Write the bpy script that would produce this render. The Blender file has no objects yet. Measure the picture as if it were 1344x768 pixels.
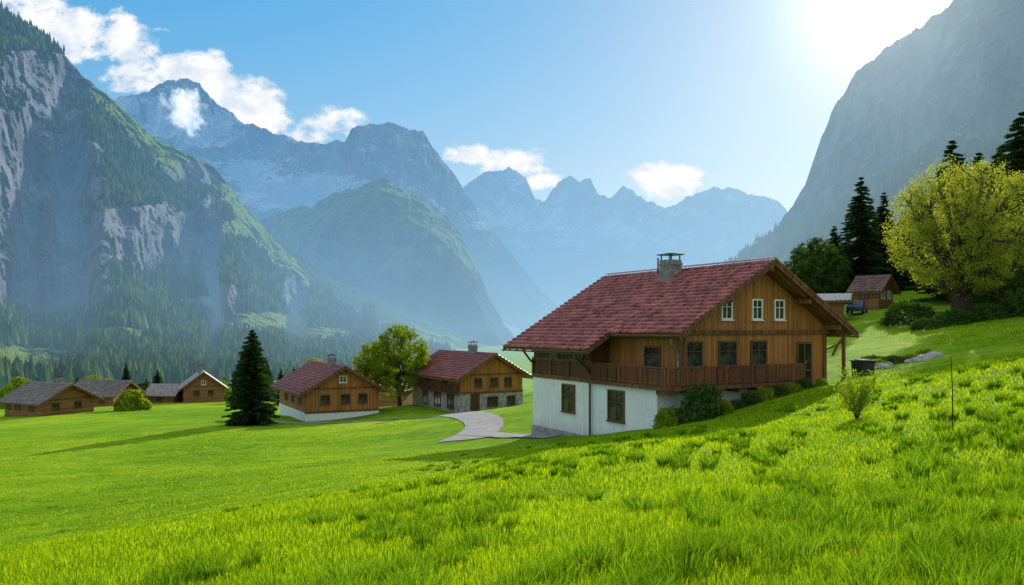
import bpy, math, numpy as np, time, bmesh
from mathutils import Vector
T0=time.time()
scene=bpy.context.scene
COL=scene.collection
rng=np.random.default_rng(11)
F=1045.0
AZ,EL=25.5,21.5
SUN=(math.sin(math.radians(AZ))*math.cos(math.radians(EL)),math.cos(math.radians(AZ))*math.cos(math.radians(EL)),math.sin(math.radians(EL)))
# ------------------------------------------------------------------ noise
PERM=np.tile(rng.permutation(256),3)
G3=rng.normal(size=(256,3)); G3/=np.linalg.norm(G3,axis=1)[:,None]
def perlin(x,y,z):
    x,y,z=np.broadcast_arrays(np.asarray(x,float),np.asarray(y,float),np.asarray(z,float))
    xi=np.floor(x).astype(int); yi=np.floor(y).astype(int); zi=np.floor(z).astype(int)
    xf=x-xi; yf=y-yi; zf=z-zi
    fd=lambda t:t*t*t*(t*(t*6-15)+10)
    u,v,w=fd(xf),fd(yf),fd(zf)
    res=0
    for dx in (0,1):
        for dy in (0,1):
            for dz in (0,1):
                i=PERM[(PERM[(PERM[(xi+dx)&255]+yi+dy)&255]+zi+dz)&255]
                g=G3[i]
                d=g[...,0]*(xf-dx)+g[...,1]*(yf-dy)+g[...,2]*(zf-dz)
                res=res+(u if dx else 1-u)*(v if dy else 1-v)*(w if dz else 1-w)*d
    return res*1.6
def fbm(x,y,z,o=4,g=.5):
    a=1;s=0;n=0
    for k in range(o):
        s=s+a*perlin(x*2**k+k*7.3,y*2**k+k*3.1,z*2**k+k*5.7); n+=a; a*=g
    return s/n
def ridged(x,y,z,o=5,g=.5):
    a=1;s=0;n=0
    for k in range(o):
        s=s+a*(1-np.abs(perlin(x*2.1**k+k*4.3,y*2.1**k+k*9.1,z*2.1**k+k*2.7))*2); n+=a; a*=g
    return s/n
def sstep(a,b,x):
    t=np.clip((x-a)/(b-a),0,1); return t*t*(3-2*t)
# ------------------------------------------------------------------ materials
class NT:
    def __init__(s,name):
        s.m=bpy.data.materials.new(name); s.m.use_nodes=True
        s.t=s.m.node_tree; s.t.nodes.clear()
        s.out=s.t.nodes.new('ShaderNodeOutputMaterial')
    def n(s,typ,**k):
        nd=s.t.nodes.new(typ)
        for a,b in k.items(): setattr(nd,a,b)
        return nd
    def l(s,a,b): s.t.links.new(a,b)
    def coord(s): return s.n('ShaderNodeTexCoord').outputs['Object']
    def math(s,op,a,b=None,c=None):
        nd=s.n('ShaderNodeMath',operation=op)
        for i,v in enumerate((a,b,c)):
            if v is None: continue
            if hasattr(v,'links'): s.l(v,nd.inputs[i])
            else: nd.inputs[i].default_value=v
        return nd.outputs[0]
    def noise(s,co,scale,det=4,rough=.55,vs=None):
        if vs is not None:
            mp=s.n('ShaderNodeMapping'); s.l(co,mp.inputs[0]); mp.inputs['Scale'].default_value=vs; co=mp.outputs[0]
        nd=s.n('ShaderNodeTexNoise'); s.l(co,nd.inputs['Vector'])
        nd.inputs['Scale'].default_value=scale; nd.inputs['Detail'].default_value=det; nd.inputs['Roughness'].default_value=rough
        return nd.outputs['Fac']
    def ramp(s,f,stops):
        nd=s.n('ShaderNodeValToRGB'); s.l(f,nd.inputs[0])
        e=nd.color_ramp.elements
        while len(e)<len(stops): e.new(.5)
        for el,(p,c) in zip(e,stops): el.position=p; el.color=(*c,1)
        return nd.outputs[0]
    def mix(s,f,a,b,mode='MIX'):
        nd=s.n('ShaderNodeMix',data_type='RGBA',blend_type=mode)
        for i,v in ((0,f),(6,a),(7,b)):
            if hasattr(v,'links'): s.l(v,nd.inputs[i])
            elif i==0: nd.inputs[0].default_value=v
            else: nd.inputs[i].default_value=(*v,1)
        return nd.outputs[2]
    def bump(s,h,st,dist):
        nd=s.n('ShaderNodeBump'); s.l(h,nd.inputs['Height']); nd.inputs['Strength'].default_value=st; nd.inputs['Distance'].default_value=dist
        return nd.outputs[0]
    def pbr(s,col,rough=.8,normal=None,metal=0,spec=.3,haze=False):
        b=s.n('ShaderNodeBsdfPrincipled')
        if hasattr(col,'links'): s.l(col,b.inputs['Base Color'])
        else: b.inputs['Base Color'].default_value=(*col,1)
        if hasattr(rough,'links'): s.l(rough,b.inputs['Roughness'])
        else: b.inputs['Roughness'].default_value=rough
        b.inputs['Metallic'].default_value=metal
        b.inputs['Specular IOR Level'].default_value=spec
        if normal is not None: s.l(normal,b.inputs['Normal'])
        if haze: s.haze(b.outputs[0])
        else: s.l(b.outputs[0],s.out.inputs[0])
        return b
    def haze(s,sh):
        """haze painted as emission in the material: grows with distance from the world origin, thicker near the valley floor, brighter towards the sun"""
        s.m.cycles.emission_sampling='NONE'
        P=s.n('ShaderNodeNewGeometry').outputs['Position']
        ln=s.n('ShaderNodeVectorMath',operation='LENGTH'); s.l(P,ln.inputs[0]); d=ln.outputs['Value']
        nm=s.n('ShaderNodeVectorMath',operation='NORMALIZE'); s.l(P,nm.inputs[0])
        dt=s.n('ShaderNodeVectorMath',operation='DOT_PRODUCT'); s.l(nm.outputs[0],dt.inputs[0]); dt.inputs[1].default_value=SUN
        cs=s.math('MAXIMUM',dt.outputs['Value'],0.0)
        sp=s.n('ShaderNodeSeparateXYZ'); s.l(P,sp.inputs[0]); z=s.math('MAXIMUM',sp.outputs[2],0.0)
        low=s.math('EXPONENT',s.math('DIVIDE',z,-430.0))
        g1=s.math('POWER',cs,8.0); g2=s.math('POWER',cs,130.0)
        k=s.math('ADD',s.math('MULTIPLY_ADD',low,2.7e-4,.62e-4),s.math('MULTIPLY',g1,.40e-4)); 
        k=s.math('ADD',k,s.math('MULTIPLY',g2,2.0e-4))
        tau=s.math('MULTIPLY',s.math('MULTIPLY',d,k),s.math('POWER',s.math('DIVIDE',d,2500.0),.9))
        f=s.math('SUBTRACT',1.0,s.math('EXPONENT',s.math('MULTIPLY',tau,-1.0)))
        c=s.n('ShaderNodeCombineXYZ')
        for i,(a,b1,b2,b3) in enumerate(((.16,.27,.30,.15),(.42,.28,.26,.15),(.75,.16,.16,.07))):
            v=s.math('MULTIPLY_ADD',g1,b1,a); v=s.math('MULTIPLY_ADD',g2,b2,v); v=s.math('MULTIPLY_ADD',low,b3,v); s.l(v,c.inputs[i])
        em=s.n('ShaderNodeEmission'); s.l(c.outputs[0],em.inputs[0])  # haze and sunward glow painted as emission over the surface shader
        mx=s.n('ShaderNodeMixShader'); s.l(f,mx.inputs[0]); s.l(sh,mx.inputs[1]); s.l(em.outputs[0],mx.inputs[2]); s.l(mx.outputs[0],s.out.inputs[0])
def mat_plain(name,col,rough=.7,var=.25,scale=3,metal=0,spec=.3,bump=.1):
    t=NT(name); co=t.coord(); n=t.noise(co,scale,5)
    c=t.ramp(n,[(.3,tuple(v*(1-var) for v in col)),(.7,tuple(min(1,v*(1+var)) for v in col))])
    t.pbr(c,rough,t.bump(t.noise(co,scale*8,3),bump,.02),metal,spec); return t.m
def mat_plaster(name):
    t=NT(name); co=t.coord(); n=t.noise(co,.6,6,.65); n2=t.noise(co,3,5,.6,(2.5,2.5,.35)); sp=t.n('ShaderNodeSeparateXYZ'); t.l(co,sp.inputs[0])
    low=t.n('ShaderNodeMapRange'); t.l(t.math('ADD',sp.outputs[2],t.math('MULTIPLY',n2,.9)),low.inputs[0]); low.inputs[1].default_value=-3.1; low.inputs[2].default_value=-2.1
    c=t.ramp(n,[(.3,(.78,.78,.77)),(.7,(.88,.88,.87))])
    c=t.mix(low.outputs[0],(.60,.58,.54),c)
    st=t.ramp(n2,[(.32,(.88,.88,.87)),(.55,(1,1,1))]); c=t.mix(1.0,c,st,'MULTIPLY')
    t.pbr(c,.92,t.bump(t.noise(co,14,4),.25,.02),0,.2); return t.m
def mat_wood(name,col,plank=.16,vertical=True,var=.35):
    t=NT(name); co=t.coord(); sp=t.n('ShaderNodeSeparateXYZ'); t.l(co,sp.inputs[0])
    if vertical: a=t.math('ADD',sp.outputs[0],sp.outputs[1]); vs=(6,6,.7)
    else: a=sp.outputs[2]; vs=(.7,.7,6)
    q=t.math('DIVIDE',a,plank); fr=t.math('FRACT',q); fl=t.math('FLOOR',q)
    wn=t.n('ShaderNodeTexWhiteNoise',noise_dimensions='1D'); t.l(fl,wn.inputs['W'])
    gap=t.math('MINIMUM',t.math('MULTIPLY',fr,10),t.math('MULTIPLY',t.math('SUBTRACT',1.0,fr),10)); 
    gap=t.math('MINIMUM',gap,1.0)
    n=t.noise(co,2.2,6,.6,vs)
    n2=t.noise(co,.45,4)
    f=t.math('ADD',t.math('MULTIPLY',n,.55),t.math('MULTIPLY',wn.outputs['Value'],.3))
    f=t.math('ADD',f,t.math('MULTIPLY',n2,.3))
    c=t.ramp(f,[(.3,tuple(v*(1-var*1.4) for v in col)),(.58,col),(.85,tuple(v*(1+var) for v in col))])
    c=t.mix(gap,tuple(v*.2 for v in col),c)
    t.pbr(c,.62,t.bump(gap,.6,.02),0,.3); return t.m
def mat_leaf(name,c1,c2,trans=.45,clump=.5,tc=None):
    t=NT(name); g=t.n('ShaderNodeNewGeometry'); co=t.coord()
    n=t.noise(co,clump,4,.6); 
    f=t.math('ADD',t.math('MULTIPLY',g.outputs['Random Per Island'],.5),t.math('MULTIPLY',n,.65))
    c=t.ramp(f,[(.3,c1),(.8,c2)])
    d=t.n('ShaderNodeBsdfDiffuse'); t.l(c,d.inputs[0])
    tr=t.n('ShaderNodeBsdfTranslucent')
    c3=t.mix(1.0,c,tc or (1.25,1.15,.5),'MULTIPLY'); t.l(c3,tr.inputs[0])
    mx=t.n('ShaderNodeMixShader'); mx.inputs[0].default_value=trans
    t.l(d.outputs[0],mx.inputs[1]); t.l(tr.outputs[0],mx.inputs[2])
    t.l(mx.outputs[0],t.out.inputs[0]); return t.m
def mat_tiles(name,ca,cb,rough=.5):
    t=NT(name); g=t.n('ShaderNodeNewGeometry'); co=t.coord(); n=t.noise(co,.5,5,.65); n2=t.noise(co,9,3)
    f=t.math('ADD',t.math('MULTIPLY',g.outputs['Random Per Island'],.65),t.math('MULTIPLY',n,.5))
    c=t.ramp(f,[(.2,ca),(.9,cb)])
    c=t.mix(t.math('MULTIPLY',t.math('GREATER_THAN',n2,.66),.5),c,(.10,.085,.07))
    t.pbr(c,rough,t.bump(n2,.25,.02),0,.5); return t.m
def mat_glass(name):
    t=NT(name); co=t.coord(); n=t.noise(co,1.3,2)
    c=t.ramp(n,[(.45,(.010,.012,.014)),(.62,(.06,.065,.065))])
    t.pbr(c,.12,None,0,.35); return t.m
M={}
M['wood']=mat_wood('honey_wood',(.43,.172,.042),.19,True)
M['woodh']=mat_wood('honey_wood_boards',(.31,.135,.045),.2,False)
M['dark']=mat_wood('dark_wood',(.12,.048,.022),.15,True)
M['rail']=mat_wood('railing_wood',(.18,.070,.030),.9,True,.3)
M['beam']=mat_wood('beam_wood',(.19,.078,.030),.6,True,.3)
M['soffit']=mat_wood('soffit_wood',(.27,.115,.04),.18,True,.3)
M['plaster']=mat_plaster('white_plaster')
M['stone']=mat_plain('grey_stone',(.33,.31,.285),.9,.45,2.4,bump=.9)
M['tile']=mat_tiles('red_roof_tiles',(.125,.025,.025),(.52,.145,.12),.34)
M['tile2']=mat_tiles('dull_red_roof_tiles',(.13,.034,.031),(.36,.11,.095),.45)
M['tileg']=mat_tiles('grey_roof_shingles',(.12,.10,.09),(.28,.24,.22),.6)
M['tileb']=mat_tiles('brown_roof_shingles',(.13,.065,.05),(.28,.16,.13),.6)
M['tilel']=mat_tiles('pale_roof_shingles',(.26,.245,.23),(.46,.44,.42),.5)
M['glass']=mat_glass('window_glass')
M['wframe']=mat_plain('white_frame',(.82,.81,.78),.5,.05)
M['dframe']=mat_plain('brown_frame',(.15,.062,.030),.5,.2)
M['metal']=mat_plain('dark_metal',(.06,.055,.05),.4,.2,metal=.6,spec=.5)
M['steel']=mat_plain('grey_metal',(.35,.36,.37),.35,.1,metal=.7,spec=.5)
M['chim']=mat_plain('chimney_render',(.24,.235,.225),.9,.45,4,bump=.6)
M['bark']=mat_plain('bark',(.06,.043,.030),.95,.4,6,bump=.8)
M['path']=mat_plain('gravel_path',(.30,.285,.265),.95,.25,1.6,bump=.5)
M['rockery']=mat_plain('pale_boulder',(.42,.40,.37),.9,.3,3,bump=.7)
M['leafy']=mat_leaf('bright_leaves',(.20,.27,.02),(.56,.58,.09),.55,.5,(1.2,1.12,.7))
M['leafm']=mat_leaf('mid_leaves',(.14,.24,.018),(.37,.47,.045),.5,.5)
M['leafd']=mat_leaf('dark_leaves',(.030,.075,.018),(.10,.18,.035),.35,.8)
M['fir']=mat_leaf('fir_needles',(.020,.050,.022),(.065,.115,.036),.25,.6)
M['grass']=mat_leaf('grass_blades',(.12,.26,.006),(.41,.57,.020),.55,.3,(1.28,1.13,.4))
M['tuft']=mat_leaf('grass_tuft_blades',(.065,.17,.008),(.27,.46,.02),.5,.5,(1.22,1.12,.5))
# ------------------------------------------------------------------ mesh utils
def link(o):
    COL.objects.link(o); return o
def np_mesh(name,V,Fc,mat=None,smooth=False):
    me=bpy.data.meshes.new(name); V=np.asarray(V,np.float32); Fc=np.asarray(Fc,np.int32)
    k=Fc.shape[1]
    me.vertices.add(len(V)); me.vertices.foreach_set('co',V.ravel())
    me.loops.add(Fc.size); me.loops.foreach_set('vertex_index',Fc.ravel())
    me.polygons.add(len(Fc)); me.polygons.foreach_set('loop_start',np.arange(0,Fc.size,k,dtype=np.int32))
    try: me.polygons.foreach_set('loop_total',np.full(len(Fc),k,np.int32))
    except Exception: pass
    if smooth: me.polygons.foreach_set('use_smooth',np.ones(len(Fc),bool))
    me.update(calc_edges=True)
    if mat: me.materials.append(mat)
    return me
def obj(name,me,parent=None,label=None,cat=None,kind=None,group=None):
    o=bpy.data.objects.new(name,me); link(o)
    if parent is not None: o.parent=parent
    if label: o['label']=label
    if cat: o['category']=cat
    if kind: o['kind']=kind
    if group: o['group']=group
    return o
class MB:
    def __init__(s): s.v=[];s.f=[]
    def add(s,V,Fc):
        b=len(s.v); s.v+= [tuple(map(float,p)) for p in V]; s.f+=[tuple(int(i)+b for i in f) for f in Fc]; return s
    def box(s,x0,x1,y0,y1,z0,z1):
        return s.add([(x0,y0,z0),(x1,y0,z0),(x1,y1,z0),(x0,y1,z0),(x0,y0,z1),(x1,y0,z1),(x1,y1,z1),(x0,y1,z1)],
          [(0,3,2,1),(4,5,6,7),(0,1,5,4),(1,2,6,5),(2,3,7,6),(3,0,4,7)])
    def prism(s,poly,y0,y1):
        n=len(poly)
        V=[(x,y0,z) for x,z in poly]+[(x,y1,z) for x,z in poly]
        Fc=[tuple(range(n)),tuple(range(2*n-1,n-1,-1))]+[(i,i+n,(i+1)%n+n,(i+1)%n) for i in range(n)]
        return s.add(V,Fc)
    def tube(s,pts,rad,sides=8):
        V,Fc=tube(pts,rad,sides); return s.add(V,Fc)
    def mesh(s,name,mat):
        me=bpy.data.meshes.new(name); me.from_pydata(s.v,[],s.f); me.update(); me.materials.append(mat)
        bm=bmesh.new(); bm.from_mesh(me); bmesh.ops.recalc_face_normals(bm,faces=bm.faces); bm.to_mesh(me); bm.free()
        return me
def tube(pts,rad,sides=6):
    pts=np.asarray(pts,float); n=len(pts); rad=np.broadcast_to(rad,(n,))
    d=np.gradient(pts,axis=0); d/=np.linalg.norm(d,axis=1)[:,None]+1e-9
    ref=np.array([0,0,1.]) if abs(d[0,2])<.8 else np.array([1.,0,0])
    a=np.cross(d,ref); a/=np.linalg.norm(a,axis=1)[:,None]+1e-9; b=np.cross(d,a)
    th=np.arange(sides)/sides*2*np.pi
    V=(pts[:,None]+rad[:,None,None]*(np.cos(th)[None,:,None]*a[:,None]+np.sin(th)[None,:,None]*b[:,None])).reshape(-1,3)
    Fc=[(i*sides+j,i*sides+(j+1)%sides,(i+1)*sides+(j+1)%sides,(i+1)*sides+j) for i in range(n-1) for j in range(sides)]
    return V,Fc
def merge(parts):
    Vs=[];Fs=[];b=0
    for V,Fc in parts:
        V=np.asarray(V,float);Fc=np.asarray(Fc,int); Vs.append(V);Fs.append(Fc+b);b+=len(V)
    return np.concatenate(Vs),np.concatenate(Fs)
def leaves(C,size,rg,flat=0.0,aspect=.6):
    n=len(C); a=rg.normal(size=(n,3)); a[:,2]*=(1-flat*.6); a/=np.linalg.norm(a,axis=1)[:,None]
    b=rg.normal(size=(n,3)); b-=a*(a*b).sum(1)[:,None]; b/=np.linalg.norm(b,axis=1)[:,None]
    s=(size*rg.uniform(.6,1.3,n))[:,None]
    V=np.stack([C-a*s*.5,C+b*s*aspect*.5,C+a*s*.5,C-b*s*aspect*.5],1).reshape(-1,3)
    return V,np.arange(4*n).reshape(n,4)
# ------------------------------------------------------------------ terrain
CP=np.array([(0,0,-1.8),(-4,6,-2.35),(0,6,-2.1),(4,6,-1.9),(0,12,-2.9),(-7,12,-3.5),(7,12,-2.35),(-10.3,16,-4.5),(-15,24,-6.6),
(-18.6,29,-7.5),(-25,40,-8.5),(-38,60,-9.9),(-51,80,-11.1),(0,20,-3.75),(0,28,-4.65),(0,38,-5.75),(4,46,-6.25),(8.5,40,-4.95),(12,42,-4.1),
(15,43.5,-3.55),(18.3,46,-3.1),(8,20,-2.9),(12,30,-3.2),(5,30,-4.2),(19,30,-1.4),(13,20,-1.8),(24,44,-2.1),(32,50,-.9),(29,70,-.9),(39.5,69,.7),
(37,92,1.3),(48,92,2.4),(48,110,4.0),(60,80,3),(12,72,-4.5),(0,62,-7.3),(-6,75,-8.3),(-2,88,-9.2),(-19,88,-10.3),(-26.8,82,-9.9),(-12.7,95,-9.3),(0,110,-10),
(-40,95,-11.2),(-70,118,-13.2),(-50,135,-13.4),(-75,150,-14.7),(-60,165,-15.3),(-40,150,-14),(0,150,-13),(40,135,1),(80,120,8),(30,-10,.5),(-30,-10,-4.5),
(0,-20,-.5),(-60,40,-11),(-100,100,-15),(-130,160,-18),(0,200,-18),(-80,200,-19),(90,200,10),(120,60,14),(60,30,4),(-12,40,-7.3),(-14,60,-8.9),(5,58,-6.6),(22,60,-2.4)],float)
def _phi(r2): return .5*r2*np.log(r2+1e-9)
K=len(CP); A=np.zeros((K+3,K+3)); d2=((CP[:,None,:2]-CP[None,:,:2])**2).sum(-1)
A[:K,:K]=_phi(d2)+np.eye(K)*6; A[:K,K]=1;A[:K,K+1:]=CP[:,:2];A[K,:K]=1;A[K+1:,:K]=CP[:,:2].T
sol=np.linalg.solve(A,np.concatenate([CP[:,2],[0,0,0]]))
def H(x,y):
    x=np.asarray(x,float);y=np.asarray(y,float); sh=x.shape; X=x.ravel();Y=y.ravel()
    out=np.empty(len(X))
    for i in range(0,len(X),40000):
        a=X[i:i+40000,None];b=Y[i:i+40000,None]
        ac=np.clip(a,-140,130); bc=np.clip(b,-25,215)
        out[i:i+40000]=(_phi((ac-CP[:,0])**2+(bc-CP[:,1])**2)@sol[:K])+sol[K]+sol[K+1]*ac[:,0]+sol[K+2]*bc[:,0]
    r=np.sqrt(X**2+Y**2)
    t=sstep(0,1,(r-190)/350)
    ratio=X/np.maximum(Y,1); zf=-62+sstep(.28,.5,ratio)*75
    out=out*(1-t)+zf*t
    near=1-sstep(60,150,r)
    out=out+near*(.05*perlin(X*.5,Y*.5,0)+.16*perlin(X*.12,Y*.12,3.))
    return out.reshape(sh)
def h1(x,y): return float(H(np.array([x]),np.array([y]))[0])
ys=np.concatenate([np.linspace(-25,2,28)[:-1],2*np.exp(np.linspace(0,math.log(4500),330))])
sx=np.linspace(-1,1,341); xs=np.sinh(sx*7.2)/np.sinh(7.2)*6500
X,Y=np.meshgrid(xs,ys); Z=H(X,Y)
nv,nu=X.shape
idx=np.arange(nv*nu).reshape(nv,nu)
Fq=np.stack([idx[:-1,:-1],idx[:-1,1:],idx[1:,1:],idx[1:,:-1]],-1).reshape(-1,4)
t=NT('meadow_grass'); co=t.coord()
n1=t.noise(co,.05,4); n2=t.noise(co,.9,6,.75); n3=t.noise(co,9,4,.75); n4=t.noise(co,.16,6,.65,(1,3.0,1))
f=t.math('ADD',t.math('MULTIPLY',n1,.3),t.math('MULTIPLY',n2,.25)); f=t.math('ADD',f,t.math('MULTIPLY',n3,.2)); f=t.math('ADD',f,t.math('MULTIPLY',n4,.32))
c=t.ramp(f,[(.43,(.095,.22,.006)),(.53,(.205,.38,.008)),(.63,(.38,.52,.024))])
hb=t.math('ADD',t.math('MULTIPLY',n2,.6),t.math('MULTIPLY',n3,.4))
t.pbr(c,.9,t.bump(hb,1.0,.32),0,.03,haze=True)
M['meadow']=t.m
me=np_mesh('ground',np.stack([X,Y,Z],-1).reshape(-1,3),Fq,M['meadow'],True)
obj('ground',me,label='bright green sloping alpine meadow',cat='meadow',kind='structure')
# ------------------------------------------------------------------ path
def ribbon(pts,w,off=.05,n=60):
    pts=np.array(pts,float); tt=np.linspace(0,1,len(pts)); q=np.linspace(0,1,n)
    px=np.interp(q,tt,pts[:,0]);py=np.interp(q,tt,pts[:,1])
    for _ in range(14):
        px[1:-1]=(px[:-2]+px[1:-1]*2+px[2:])/4; py[1:-1]=(py[:-2]+py[1:-1]*2+py[2:])/4
    d=np.stack([np.gradient(px),np.gradient(py)],1); d/=np.linalg.norm(d,axis=1)[:,None]
    nrm=np.stack([-d[:,1],d[:,0]],1); ww=np.interp(q,np.linspace(0,1,len(w)),w)
    k=7; cols=[]
    for j in range(k):
        s=(j/(k-1)-.5)
        e=ww*s*(1+.10*perlin(q*25,j*3.3,0))
        x=px+nrm[:,0]*e;y=py+nrm[:,1]*e
        cols.append(np.stack([x,y,H(x,y)+off],1))
    V=np.stack(cols,1).reshape(-1,3); ix=np.arange(n*k).reshape(n,k)
    return V,np.stack([ix[:-1,:-1],ix[1:,:-1],ix[1:,1:],ix[:-1,1:]],-1).reshape(-1,4)
V1=ribbon([(-29,83),(-20,84.5),(-11,82),(-6,77),(-3.2,70),(-2.0,63),(-2.4,57.5),(-3.6,54)],[2.4,2.6,2.8,3.0,3.0,3.2,3.4])
V2=ribbon([(-3.0,58),(-1,54),(1.2,51),(2.6,48)],[2.0,1.5,1.2],.07,30)
V,Fc=merge([V1,V2]); obj('path',np_mesh('path',V,Fc,M['path'],True),label='pale gravel path winding past the houses',cat='path',kind='structure')
# ------------------------------------------------------------------ roofs
def tiles(zr,slope,side,y0,y1,xe,c=.40,w=.31,x0=.0,up=.06):
    ang=math.atan(slope); L=(xe-x0)/math.cos(ang); nr=int(round(L/c)); c=L/nr; nc=int(round((y1-y0)/w)); w=(y1-y0)/nc
    I,J=np.meshgrid(np.arange(nr),np.arange(nc),indexing='ij'); I=I.ravel();J=J.ravel()
    m=6; tt=np.linspace(0,1,m); prof=.075*np.sin(np.pi*tt)*(w/.36)
    V=[]
    jit=rng.uniform(-.012,.012,len(I))
    for (s,lift,drop) in ((0,-.02,0),(1.06,.10,0),(1.06,.10,.12)):
        a=(I+s)*c; b=y0+(J[:,None]+tt[None]*1.02)*w
        hgt=prof[None]+lift-drop+jit[:,None]+up
        x=x0+a*math.cos(ang); z=zr-slope*x0-a*math.sin(ang)
        xx=x[:,None]+hgt*math.sin(ang); zz=z[:,None]+hgt*math.cos(ang)
        V.append(np.stack([side*xx,b,zz],-1))
    V=np.stack(V,1)
    N=len(I); base=(np.arange(N)*3*m)[:,None]
    Fl=[]
    for r in (0,1):
        for j in range(m-1):
            q=[r*m+j,(r+1)*m+j,(r+1)*m+j+1,r*m+j+1]
            Fl.append(base+np.array(q)[None])
    return V.reshape(-1,3),np.concatenate(Fl)
def slab(mb,zr,slope,side,y0,y1,x0,x1,t0,t1):
    p=[(side*x0,zr-slope*x0-t0),(side*x1,zr-slope*x1-t0),(side*x1,zr-slope*x1-t1),(side*x0,zr-slope*x0-t1)]
    mb.prism(p,y0,y1); return mb
def window(parent,x,y,z,w,h,facing,fmat,cross=True,name='window',sill=True):
    fr=MB(); b=.09
    fr.box(-w/2-b,w/2+b,-.09,.0,h/2,h/2+b); fr.box(-w/2-b,w/2+b,-.09,.0,-h/2-b,-h/2)
    fr.box(-w/2-b,-w/2,-.085,.0,-h/2,h/2); fr.box(w/2,w/2+b,-.085,.0,-h/2,h/2)
    if cross:
        fr.box(-.025,.025,-.06,0,-h/2,h/2); 
        fr.box(-w/2,-.025,-.055,0,h*.12-.02,h*.12+.02); fr.box(.025,w/2,-.055,0,h*.12-.02,h*.12+.02)
    o=obj(name,fr.mesh(name,fmat),parent)
    obj('pane',MB().box(-w/2,w/2,-.03,-.004,-h/2,h/2).mesh('pane',M['glass']),o)
    if sill:
        obj('sill',MB().box(-w/2-b-.05,w/2+b+.05,-.16,-.003,-h/2-b-.06,-h/2-b-.004).mesh('sill',fmat),o)
    o.location=(x,y,z); o.rotation_euler[2]={'-y':0,'-x':-math.pi/2,'+x':math.pi/2,'+y':math.pi}[facing]
    return o
def chimney(parent,x,y,z0,z1,w):
    mb=MB(); mb.box(x-w/2,x+w/2,y-w/2,y+w/2,z0,z1); mb.box(x-w/2-.06,x+w/2+.06,y-w/2-.06,y+w/2+.06,z1-.32,z1-.2)
    o=obj('chimney',mb.mesh('chimney',M['chim']),parent)
    c=MB()
    for dx in (-1,1):
        for dy in (-1,1): c.box(x+dx*(w/2-.08)-.03,x+dx*(w/2-.08)+.03,y+dy*(w/2-.08)-.03,y+dy*(w/2-.08)+.03,z1,z1+.3)
    c.box(x-w/2-.12,x+w/2+.12,y-w/2-.12,y+w/2+.12,z1+.3,z1+.36)
    c.box(x-w/4,x+w/4,y-w/4,y+w/4,z1+.36,z1+.42)
    obj('chimney_cap',c.mesh('chimney_cap',M['metal']),parent)
    return o
def railing(mb,p0,p1,z0,z1,gap=.17,bw=.085):
    p0=np.array(p0,float);p1=np.array(p1,float); L=np.linalg.norm(p1-p0); d=(p1-p0)/L
    alx=abs(d[0])>abs(d[1])
    def bx(a,b,th,za,zb):
        q0=p0+d*a;q1=p0+d*b
        if alx: mb.box(min(q0[0],q1[0]),max(q0[0],q1[0]),q0[1]-th/2,q0[1]+th/2,za,zb)
        else: mb.box(q0[0]-th/2,q0[0]+th/2,min(q0[1],q1[1]),max(q0[1],q1[1]),za,zb)
    bx(0,L,.12,z1-.07,z1); bx(0,L,.07,z0+.10,z0+.17); bx(0,L,.07,z1-.2,z1-.14)
    s=.05
    while s<L-bw:
        bx(s,s+bw,.03+.002*(int(s*50)%3),z0+.02,z1-.08); s+=gap
    s=0
    while s<L: bx(s,s+.12,.13,z0-.1,z1+.02); s+=1.9
# ------------------------------------------------------------------ main chalet
def empty(name,loc,rot,label,cat,group=None):
    o=bpy.data.objects.new(name,None); link(o); o.location=loc; o.rotation_euler[2]=rot
    o['label']=label;o['category']=cat
    if group:o['group']=group
    return o
MH=(14.2,43.0); MR=math.radians(28.9); MZ=-3.0
house=empty('chalet',(MH[0],MH[1],MZ),MR,'large honey wood chalet with red tiled roof and white basement','house')
SL=.598; ZR=6.6; YE=15.6
z_at=lambda x,t=0:ZR-SL*abs(x)-t
obj('basement_wall',MB().box(-7,5.3,1.35,13.9,-4.4,-.2).mesh('basement',M['plaster']),house)
obj('plinth',MB().box(-7.06,5.36,1.29,13.96,-4.4,-3.3).mesh('plinth',M['stone']),house)
mb=MB(); mb.prism([(-5.6,-.2),(5.3,-.2),(5.3,z_at(5.3,.28)),(0,z_at(0,.28)),(-5.6,z_at(5.6,.28))],1.2,13.85)
obj('wooden_wall',mb.mesh('wooden_wall',M['wood']),house)
mb=MB(); mb.prism([(-6.98,-.2),(-5.62,-.2),(-5.62,z_at(5.62,.3)),(-6.98,z_at(6.98,.3))],7.4,13.8)
obj('wing_wall',mb.mesh('wing_wall',M['dark']),house)
mb=MB(); mb.box(-5.7,5.4,1.08,1.197,2.62,2.86); mb.box(-5.72,-5.5,1.1,1.3,-.2,2.6); mb.box(5.2,5.42,1.1,1.3,-.2,2.6)
mb.box(-7.06,-6.985,7.3,13.9,-.2,.05); mb.box(-7.06,-6.985,7.3,13.9,.95,1.1)
for yy in (7.35,9.5,11.6,13.75): mb.box(-7.08,-6.99,yy,yy+.16,.051,.949)
obj('trim',mb.mesh('trim',M['beam']),house)
parts=[tiles(ZR,SL,-1,0,6.0,6.6),tiles(ZR,SL,-1,6.0,YE,8.2),tiles(ZR,SL,1,0,YE,6.6)]
V,Fc=merge(parts)
rc=[]
for k in range(43):
    y0=k*.36; th=np.linspace(-.9,.9,7)*1.15
    a=np.stack([np.sin(th)*.2,np.full(7,y0),ZR+.08+np.cos(th)*.13],1); b=a+np.array([0,.40,.0]); b[:,2]+=.03
    VV=np.concatenate([a,b]); FF=[(i,i+1,i+8,i+7) for i in range(6)]
    rc.append((VV,FF))
V,Fc=merge([(V,Fc)]+rc)
roof=obj('roof',np_mesh('roof',V,Fc,M['tile']),house)
mb=MB()
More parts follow.
